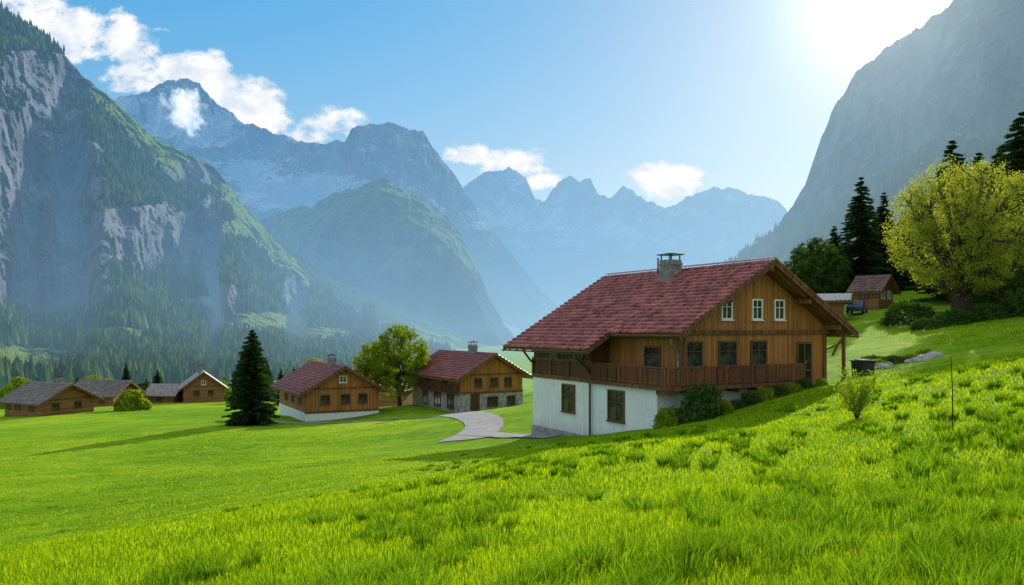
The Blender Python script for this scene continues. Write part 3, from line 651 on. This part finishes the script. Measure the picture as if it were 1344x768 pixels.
def ranger(name,label,crest,foot,nu,nv,amp,cliff,attrs,mat,seed,fx=220.,fz=500.,jag=2.0,back=6):
    crest=np.array(crest,float);foot=np.array(foot,float)
    px=np.linspace(crest[0,0],crest[-1,0],nu)
    cy=np.interp(px,crest[:,0],crest[:,1]);cD=np.interp(px,crest[:,0],crest[:,2])
    for _ in range(2): cD[1:-1]=(cD[:-2]+cD[1:-1]+cD[2:])/3
    cy=cy+jag*fbm(px/14,seed,0,5,.6)*2.2
    fy=np.interp(px,foot[:,0],foot[:,1]);fD=np.interp(px,foot[:,0],foot[:,2])
    v=np.linspace(0,1,nv)
    PX=np.tile(px,(nv,1)); PY=fy[None]+(cy-fy)[None]*v[:,None]
    m=np.clip(cliff(PX,PY),0,1); g=1-.94*m; cum=np.cumsum(g,0); cum=(cum-cum[0])/(cum[-1]-cum[0])
    for _ in range(6): cum[:,1:-1]=(cum[:,:-2]+cum[:,1:-1]+cum[:,2:])/3
    D=fD[None]+(cD-fD)[None]*cum
    X=(PX-672)/F*D; Zz=(430-PY)/F*D
    r=ridged(X/fx+seed,D/fx*.6,Zz/fz,7,.58)
    r2=fbm(X/(fx*.25)+seed,D/(fx*.3),Zz/(fz*.2),5,.6)
    dd=-(r-.35)*amp+r2*amp*.35
    D2=D+dd
    X=(PX-672)/F*D2; Y=D2; Zz=(430-PY)/F*D2
    P=np.stack([X,Y,Zz],-1)
    rows=[P]
    for k in range(1,back+1):
        q=P[-1].copy(); q[:,1]+=k*cD*.05; q[:,2]-=(q[:,2]+60)*min(1,(k/back)); rows.append(q[None])
    P=np.concatenate(rows,0); n2=P.shape[0]
    du=np.gradient(P,axis=1);dv=np.gradient(P,axis=0); N=np.cross(du,dv); N/=np.linalg.norm(N,axis=-1)[...,None]+1e-9
    slope=np.abs(N[...,2])
    pad=lambda a:np.concatenate([a,np.repeat(a[-1:],n2-nv,0)],0)
    A=attrs(pad(PX),pad(PY),slope,pad(r),pad(m),P)
    ix=np.arange(n2*nu).reshape(n2,nu)
    Fc=np.stack([ix[:-1,:-1],ix[:-1,1:],ix[1:,1:],ix[1:,:-1]],-1).reshape(-1,4)
    me=np_mesh(name,P.reshape(-1,3),Fc,mat,True)
    for k,a in A.items():
        at=me.attributes.new(k,'FLOAT','POINT'); at.data.foreach_set('value',np.clip(a,-.5,1).astype(np.float32).ravel())
    o=obj('mountain',me,None,label,'mountain','structure')
    return o,P[:nv],A,PX,PY
def ell(px,py,L,soft=.35):
    m=np.zeros_like(px)
    for cx,cy,rx,ry in L:
        d=np.sqrt(((px-cx)/rx)**2+((py-cy)/ry)**2); m=np.maximum(m,1-sstep(1-soft,1+soft,d))
    return m
def cones(P,dens,n,h0,h1_,seed,name,label):
    rg=np.random.default_rng(seed); w=dens[:P.shape[0]].ravel().clip(0,None).copy()
    Q=P.reshape(-1,3)
    du=np.gradient(P,axis=1);dv=np.gradient(P,axis=0); ar=np.linalg.norm(np.cross(du,dv),axis=-1).ravel()
    w=w*ar/ (Q[:,1]**1.3); w/=w.sum()
    i=rg.choice(len(Q),n,p=w); C=Q[i]+rg.normal(size=(n,3))*np.array([6,6,0])
    hh=rg.uniform(h0,h1_,n)*(.7+.6*rg.random(n)); r=hh*rg.uniform(.17,.27,n)
    k=5; th=np.arange(k)/k*2*np.pi; ph=rg.uniform(0,6.28,n)
    ring=lambda rr,z:np.stack([C[:,0:1]+rr[:,None]*np.cos(th+ph[:,None]),C[:,1:2]+rr[:,None]*np.sin(th+ph[:,None]),np.repeat((C[:,2]+z)[:,None],k,1)],-1)
    b=ring(r,hh*.02-2); tp=np.stack([C[:,0],C[:,1],C[:,2]+hh],-1)[:,None]
    V=np.concatenate([b,tp],1).reshape(-1,3); base=(np.arange(n)*(k+1))[:,None]
    Fc=np.concatenate([base+np.array([[j,(j+1)%k,k]]) for j in range(k)])
    return obj(name,np_mesh(name,V,Fc,M['forest']),None,label,'forest','stuff')
t=NT('forest'); g=t.n('ShaderNodeNewGeometry'); co=t.coord(); nn=t.noise(co,.006,3)
f=t.math('ADD',t.math('MULTIPLY',g.outputs['Random Per Island'],.5),t.math('MULTIPLY',nn,.6))
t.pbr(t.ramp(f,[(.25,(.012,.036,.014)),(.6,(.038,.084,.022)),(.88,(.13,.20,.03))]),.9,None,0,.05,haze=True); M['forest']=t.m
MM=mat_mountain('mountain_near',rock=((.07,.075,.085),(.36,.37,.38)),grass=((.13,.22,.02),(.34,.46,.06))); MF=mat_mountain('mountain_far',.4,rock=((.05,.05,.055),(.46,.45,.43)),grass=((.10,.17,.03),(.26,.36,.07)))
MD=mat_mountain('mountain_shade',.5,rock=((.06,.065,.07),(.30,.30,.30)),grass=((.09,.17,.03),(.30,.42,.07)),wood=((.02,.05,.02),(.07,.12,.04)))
CL=[(20,235,115,110),(190,312,115,40),(278,335,18,80),(60,100,70,34),(385,385,18,26),(50,375,100,40),(298,400,16,26),(270,225,50,18)]
def cliffL(px,py):
    n=fbm(px/40,py/26,1.,4); return np.clip(ell(px,py,CL)+n*.9*(ell(px,py,CL,.7)>.02)-.03,0,1)
crestL=[(-260,-190,1900),(-100,-60,2000),(0,12,2100),(40,38,2150),(75,62,2200),(110,100,2250),(150,132,2300),(200,180,2400),(240,200,2450),(280,218,2550),(320,268,2650),(360,312,2700),(400,342,2750),(440,367,2800),(520,402,2850),(600,432,2900),(640,446,2900),(690,470,2900),(740,490,2900)]
footL=[(-260,505,600),(0,508,650),(200,505,800),(400,505,1000),(600,500,1300),(740,500,1500)]
def attL(px,py,slope,r,m,P):
    n=fbm(px/30,py/30,7.,4); n2=fbm(px/11,py/11,17.,4)
    cy=np.interp(px,[c[0] for c in crestL],[c[1] for c in crestL]); dd=py-cy
    gr=(1-sstep(14,50,dd+n*25))*sstep(90,150,px)*1.0+ell(px,py,[(345,425,55,14),(420,440,45,10),(330,300,40,12),(30,478,80,22),(150,440,50,10),(250,400,30,8)],.6)*1.2
    ro=np.clip(m*1.4+n*.5+n2*1.0-.08,0,1)*(m>.05)
    wood=np.clip(1.1-ro*1.2-gr*1.3+n*.4,0,1)
    return {'grass':np.clip(.25+gr+n*.6,0,1)*(1-ro*.8),'wood':wood,'snow':np.zeros_like(px)-.5}
o,P,A_,PX,PY=ranger('mountain_left','steep forested mountain with grey cliffs',crestL,footL,640,320,95,cliffL,attL,MM,1.3,fx=170,fz=260)
cones(P,np.clip(A_['wood'][:P.shape[0]]-.40,0,1)*2,60000,13,22,3,'forest','dense conifer forest covering the steep mountain side')
crestR=[(900,372,2600),(940,354,2600),(965,343,2600),(1000,314,2550),(1020,300,2520),(1037,274,2500),(1060,236,2450),(1072,205,2400),(1078,180,2380),(1095,140,2350),(1108,122,2300),(1122,96,2300),(1150,76,2220),(1165,60,2200),(1200,40,2100),(1240,12,2000),(1290,-40,1900),(1400,-140,1700),(1600,-260,1500)]
footR=[(900,470,1700),(1000,460,1300),(1100,450,900),(1344,440,500),(1600,440,400)]
def lineR(px): return np.interp(px,[900,960,1040,1120,1200,1344,1600],[348,328,286,240,198,150,90])
def cliffR(px,py): return sstep(25,-10,py-lineR(px)-26*fbm(px/40,py/60,2.,4))*.97
def attR(px,py,slope,r,m,P):
    n=fbm(px/30,py/30,5.,4); n2=fbm(px/9,py/14,15.,4); return {'grass':np.clip(.45-m*.75+n*.6+n2*.5,0,1),'wood':np.clip(1.15-m*1.25+n*.7+n2*.6,0,1),'snow':np.zeros_like(px)-.5}
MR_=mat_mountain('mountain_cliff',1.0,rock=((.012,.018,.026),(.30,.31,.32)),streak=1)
o,P,A_,PX,PY=ranger('mountain_right','huge sheer rock face above a forest',crestR,footR,460,300,240,cliffR,attR,MR_,4.1,fx=230,fz=420,jag=4.0)
cones(P,np.clip(A_['wood'][:P.shape[0]]-.45,0,1)*2,42000,14,24,5,'forest','dark conifer forest below the rock face')
crestM=[(300,330,3500),(340,287,3500),(380,274,3500),(410,270,3500),(440,252,3500),(470,246,3500),(500,232,3550),(520,244,3500),(545,254,3500),(575,274,3450),(602,302,3400),(622,342,3300),(640,385,3200),(660,425,3100),(690,458,3000),(740,490,2900)]
footM=[(300,480,2950),(740,500,2600)]
def cliffM(px,py):
    cy=np.interp(px,[c[0] for c in crestM],[c[1] for c in crestM]); return sstep(20,55,py-cy+28*fbm(px/40,py/50,3.,3))*sstep(330,420,px)*.92
def attM(px,py,slope,r,m,P):
    n=fbm(px/25,py/25,9.,4); return {'grass':np.clip(1.0-m*.6+n*.8,0,1),'wood':np.clip(sstep(310,400,py)*.9+n*.7,0,1),'snow':np.zeros_like(px)-.4}
ranger('mountain_middle','blue shaded mountain shoulder with grassy top',crestM,footM,380,240,210,cliffM,attM,MD,7.7,fx=330,fz=700,jag=3)
crestS=[(100,150,5000),(165,126,5000),(190,122,5000),(215,108,5000),(237,103,5000),(262,108,5000),(275,128,5000),(300,145,5000),(320,162,5000),(350,170,5000),(375,180,5000),(400,186,5000),(430,188,4950),(452,184,4900),(462,170,4850),(485,162,4800),(520,162,4800),(535,170,4800),(555,174,4800),(578,205,4750),(600,235,4700),(618,262,4650),(640,295,4600),(680,345,4500),(720,392,4400),(780,440,4300)]
footS=[(100,330,3900),(400,330,3900),(600,400,3900),(780,470,3700)]
def cliffS(px,py):
    cy=np.interp(px,[c[0] for c in crestS],[c[1] for c in crestS]); return (1-sstep(50,110,py-cy))*.85+.3*fbm(px/30,py/30,3.,3)
def attS(px,py,slope,r,m,P):
    n=fbm(px/26,py/16,9.,5); sn=.36*sstep(.2,.65,slope)+.95*ell(px,py,[(400,246,80,14),(350,262,60,10),(330,225,34,13),(250,165,60,24),(200,142,45,14),(640,300,30,12)],.8)+n*.8-.08
    return {'grass':np.clip(sstep(250,330,py)*.9+n*.5,0,1)*1,'wood':np.zeros_like(px),'snow':sn*(1-sstep(275,325,py))}
ranger('mountain_snowy','jagged grey peaks with snow patches',crestS,footS,620,240,420,cliffS,attS,MF,2.2,fx=420,fz=900,jag=3.2)
crestT=[(560,290,6800),(615,240,6800),(640,226,6800),(668,220,6800),(690,232,6800),(703,262,6800),(715,262,6800),(732,240,6800),(750,230,6800),(760,240,6800),(775,234,6800),(785,255,6800),(800,262,6800),(818,242,6800),(832,252,6800),(850,265,6800),(880,272,6800),(900,258,6800),(930,248,6800),(955,245,6800),(990,256,6800),(1020,262,6800),(1035,282,6800),(1100,330,6800)]
footT=[(560,440,4800),(1100,440,4800)]
def cliffT(px,py): return sstep(330,290,py)*.85+.25*fbm(px/25,py/25,3.,3)
def attT(px,py,slope,r,m,P):
    n=fbm(px/24,py/18,19.,5); return {'grass':np.clip(sstep(300,370,py)+n*.5,0,1),'wood':np.clip(sstep(360,420,py)*.8+n*.5,0,1),'snow':(.42*sstep(.2,.6,slope)+.45*ell(px,py,[(680,285,50,14),(800,300,70,12)],.8)+n*.8-.05)*(1-sstep(320,370,py))}
ranger('mountain_distant','distant hazy blue peaks with traces of snow',crestT,footT,520,200,520,cliffT,attT,MF,5.5,fx=500,fz=1000,jag=3.4)
# small cloud drifting in front of the snowy peak
t=NT('cloud_vapour'); g=t.n('ShaderNodeTexCoord'); co=g.outputs['Object']
ln=t.n('ShaderNodeVectorMath',operation='LENGTH'); t.l(co,ln.inputs[0])
nn=t.noise(co,2.1,7,.66)
den=t.math('SUBTRACT',t.math('MULTIPLY_ADD',nn,3.4,-1.08),ln.outputs['Value']); den=t.math('MULTIPLY',t.math('MAXIMUM',den,0.0),.055)
vs=t.n('ShaderNodeVolumeScatter'); vs.inputs['Color'].default_value=(1,1,1,1); t.l(den,vs.inputs['Density']); vs.inputs['Anisotropy'].default_value=.2
ve=t.n('ShaderNodeEmission'); ve.inputs[0].default_value=(.85,.92,1,1); t.l(t.math('MULTIPLY',den,.5),ve.inputs[1])  # added emission brightens the cloud in place of multiple scattering
va=t.n('ShaderNodeAddShader'); t.l(vs.outputs[0],va.inputs[0]); t.l(ve.outputs[0],va.inputs[1]); t.l(va.outputs[0],t.out.inputs['Volume'])
bm=bmesh.new(); bmesh.ops.create_icosphere(bm,subdivisions=3,radius=1); me=bpy.data.meshes.new('cloud'); bm.to_mesh(me); bm.free(); me.materials.append(t.m)
o=obj('cloud',me,None,'small white cloud drifting in front of the snowy peak','cloud'); D=3900
o.location=((240-672)/F*D,D,(430-143)/F*D); o.scale=(125,100,150); o.rotation_euler=(0,math.radians(-35),0)
# ------------------------------------------------------------------ grass blades
def blades(N,ylo,yhi,seed,hs,tuss=False,rr=.86):
    rg=np.random.default_rng(seed)
    if not tuss:
        y=np.exp(rg.uniform(math.log(ylo),math.log(yhi),N)); x=rg.uniform(-rr,rr,N)*y; lean=rg.uniform(0,6.28,N)
        hh=hs*(.55+.9*rg.random(N))*(1+.7*fbm(x*.35,y*.35,1.,3)); ls=.35
    else:
        nt_=N//80; yy=np.exp(rg.uniform(math.log(ylo),math.log(yhi),nt_)); xx=rg.uniform(-rr,rr,nt_)*yy
        sel=fbm(xx*.16,yy*.16,4.,3)+.35*(xx/yy)>-.02; xx=xx[sel];yy=yy[sel];k=80
        R=rg.uniform(.08,.24,len(xx)); lean=rg.uniform(0,6.28,(len(xx),k)); rad=np.sqrt(rg.random((len(xx),k)))*R[:,None]
        x=(xx[:,None]+np.cos(lean)*rad).ravel(); y=(yy[:,None]+np.sin(lean)*rad).ravel(); 
        hh=((rg.uniform(.13,.30,len(xx))*(1+.35*np.clip(xx/yy,0,1)))[:,None]*rg.uniform(.6,1.1,(len(xx),k))).ravel(); lean=lean.ravel(); ls=.6
    hh=hh*(1-.62*sstep(-4,12,y-(24+1.1*x)))
    ins=((x>-9)&(x<30)&(y>44)) ; k_=~ins; x=x[k_];y=y[k_];hh=hh[k_];lean=lean[k_]; N=len(x)
    z=H(x,y); w=np.maximum(.0030,.00064*y)*rg.uniform(.7,1.4,N)
    a=rg.uniform(0,6.28,N); sx_=np.cos(a)*w;sy_=np.sin(a)*w; lx=np.cos(lean)*hh*ls*rg.uniform(.2,1.2,N); ly=np.sin(lean)*hh*ls*rg.uniform(.2,1.2,N)
    b=np.stack([x,y,z-.02],1); m=np.stack([x+lx*.3,y+ly*.3,z+hh*.55],1); tp=np.stack([x+lx,y+ly,z+hh*.95],1); s=np.stack([sx_,sy_,np.zeros(N)],1)
    V=np.stack([b-s,b+s,m-s*.8,m+s*.8,tp],1).reshape(-1,3); base=(np.arange(N)*5)[:,None]
    Fc=np.stack([base+np.array([[0,1,3]]),base+np.array([[0,3,2]]),base+np.array([[2,3,4]])],1).reshape(-1,3)
    return V,Fc
V,Fc=blades(380000,2.6,75,21,.095)
obj('grass',np_mesh('grass',V,Fc,M['grass']),None,'fresh green grass blades on the slope','grass','stuff')
V,Fc=blades(170000,3.3,36,22,.2,True)
obj('grass',np_mesh('grass_tuft',V,Fc,M['tuft']),None,'long darker grass tufts on the slope','grass','stuff')
# ------------------------------------------------------------------ light
L=bpy.data.lights.new('sun','SUN');L.energy=5;L.angle=math.radians(.5);L.color=(1,.95,.86)
lo=bpy.data.objects.new('sun',L);link(lo);lo.rotation_euler=Vector(SUN).to_track_quat('Z','Y').to_euler()
W=bpy.data.worlds.new('World');scene.world=W;W.use_nodes=True;nt=W.node_tree;nt.nodes.clear()
def wn(t,**k):
    n=nt.nodes.new(t)
    for a,b in k.items():setattr(n,a,b)
    return n
def wm_(op,a,b=None,c=None):
    n=wn('ShaderNodeMath',operation=op)
    for i,v in enumerate((a,b,c)):
        if v is None: continue
        if hasattr(v,'links'): nt.links.new(v,n.inputs[i])
        else: n.inputs[i].default_value=v
    return n.outputs[0]
def wvec(op,a,b):
    n=wn('ShaderNodeVectorMath',operation=op)
    for i,v in enumerate((a,b)):
        if hasattr(v,'links'): nt.links.new(v,n.inputs[i])
        else: n.inputs[i].default_value=v
    return n
def wmr(v,a,b,c=0,d=1):
    n=wn('ShaderNodeMapRange',interpolation_type='SMOOTHSTEP');nt.links.new(v,n.inputs[0])
    for i,q in enumerate((a,b,c,d)): n.inputs[i+1].default_value=q
    return n.outputs[0]
sky=wn('ShaderNodeTexSky',sky_type='NISHITA');sky.sun_disc=False;sky.sun_elevation=math.radians(EL);sky.sun_rotation=math.radians(AZ);sky.air_density=1.0;sky.dust_density=.4;sky.ozone_density=2.0;sky.altitude=900
tc=wn('ShaderNodeTexCoord');sp=wn('ShaderNodeSeparateXYZ');nt.links.new(tc.outputs['Generated'],sp.inputs[0])
cs=wm_('MAXIMUM',wvec('DOT_PRODUCT',tc.outputs['Generated'],SUN).outputs['Value'],0.0)
fac=wm_('MULTIPLY',wmr(sp.outputs[2],.10,.46),wm_('SUBTRACT',1.0,wm_('POWER',cs,7.0)))
tint=wn('ShaderNodeMix',data_type='RGBA');nt.links.new(fac,tint.inputs[0]);tint.inputs[6].default_value=(.98,1.25,1.42,1);tint.inputs[7].default_value=(.36,1.38,2.15,1)
c1=wvec('MULTIPLY',sky.outputs[0],tint.outputs[2]).outputs[0]
c1=wvec('MULTIPLY',c1,(.15,.15,.15)).outputs[0]
den=wvec('ADD',wvec('MULTIPLY',c1,(.55,.55,.55)).outputs[0],(1,1,1)).outputs[0]
c2=wvec('DIVIDE',c1,den).outputs[0]
bg=wn('ShaderNodeBackground');bg.inputs[1].default_value=1.0;nt.links.new(c2,bg.inputs[0])
yy=wm_('MAXIMUM',sp.outputs[1],.05);tx=wm_('DIVIDE',sp.outputs[0],yy);tz=wm_('DIVIDE',sp.outputs[2],yy)
best=None
for cx,cy,rx,ry in ((15,15,95,38),(95,42,80,40),(165,52,55,32),(190,98,52,24),(245,100,75,34),(300,125,70,38),(345,155,45,26),(440,166,52,24),(415,178,40,14),(620,205,50,16),(665,218,62,28),(700,240,40,16),(865,242,55,26),(900,228,30,12)):
    a=wm_('POWER',wm_('ABSOLUTE',wm_('MULTIPLY',wm_('SUBTRACT',tx,(cx-672)/F),F/rx)),2.0)
    b=wm_('POWER',wm_('ABSOLUTE',wm_('MULTIPLY',wm_('SUBTRACT',tz,(430-cy)/F),F/ry)),2.0)
    m=wm_('SUBTRACT',1.0,wm_('ADD',a,b)); best=m if best is None else wm_('MAXIMUM',best,m)
best=wm_('MAXIMUM',best,-1.6)
cv=wn('ShaderNodeCombineXYZ');nt.links.new(tx,cv.inputs[0]);nt.links.new(wm_('MULTIPLY',tz,1.35),cv.inputs[1])
nz=wn('ShaderNodeTexNoise');nt.links.new(cv.outputs[0],nz.inputs[0]);nz.inputs['Scale'].default_value=17;nz.inputs['Detail'].default_value=8;nz.inputs['Roughness'].default_value=.6
dens=wm_('ADD',wm_('MULTIPLY',best,.66),wm_('MULTIPLY',wm_('SUBTRACT',nz.outputs['Fac'],.5),3.6))
cf=wmr(dens,-.05,.55)
nb=wn('ShaderNodeTexNoise');nt.links.new(tc.outputs['Generated'],nb.inputs[0]);nb.inputs['Scale'].default_value=3.2;nb.inputs['Detail'].default_value=3
zone=wm_('MAXIMUM',wmr(sp.outputs[2],.5,.75),wm_('MULTIPLY',wmr(wm_('MULTIPLY',sp.outputs[1],-1.0),.05,.35),wmr(sp.outputs[2],-.02,.1)))  # unseen bright clouds overhead and behind the camera, added as fill light
cf2=wm_('MULTIPLY',wmr(nb.outputs['Fac'],.38,.54),zone)
cfa=wm_('MAXIMUM',cf,cf2)
nz2=wn('ShaderNodeTexNoise');nt.links.new(cv.outputs[0],nz2.inputs[0]);nz2.inputs['Scale'].default_value=22;nz2.inputs['Detail'].default_value=5
cr=wn('ShaderNodeValToRGB');nt.links.new(nz2.outputs['Fac'],cr.inputs[0]);cr.color_ramp.elements[0].position=.36;cr.color_ramp.elements[0].color=(.70,.80,.92,1);cr.color_ramp.elements[1].position=.54;cr.color_ramp.elements[1].color=(1,1,1,1)  # cloud shading painted as grey-blue to white noise
bc=wn('ShaderNodeBackground');nt.links.new(wm_('MULTIPLY_ADD',cf2,-.1,1.0),bc.inputs[1]);nt.links.new(cr.outputs[0],bc.inputs[0])
mx=wn('ShaderNodeMixShader');nt.links.new(cfa,mx.inputs[0]);nt.links.new(bg.outputs[0],mx.inputs[1]);nt.links.new(bc.outputs[0],mx.inputs[2])
g=wm_('ADD',wm_('MULTIPLY',wm_('POWER',cs,2500.0),8.0),wm_('ADD',wm_('MULTIPLY',wm_('POWER',cs,320.0),.9),wm_('MULTIPLY',wm_('POWER',cs,45.0),.14)))
ba=wn('ShaderNodeBackground');ba.inputs[0].default_value=(1,.97,.90,1);nt.links.new(g,ba.inputs[1])
ad=wn('ShaderNodeAddShader');nt.links.new(mx.outputs[0],ad.inputs[0]);nt.links.new(ba.outputs[0],ad.inputs[1])
ow=wn('ShaderNodeOutputWorld');nt.links.new(ad.outputs[0],ow.inputs[0])
# ------------------------------------------------------------------ camera
cam=bpy.data.cameras.new('camera');cam.lens=28;cam.sensor_width=36;cam.shift_y=46/1344;cam.clip_end=30000;cam.clip_start=.1
co_=bpy.data.objects.new('camera',cam);link(co_);co_.location=(0,0,0);co_.rotation_euler=(math.pi/2,0,0);scene.camera=co_
scene.view_settings.view_transform='Standard';scene.view_settings.look='None';scene.view_settings.exposure=0
print('BUILD',time.time()-T0)
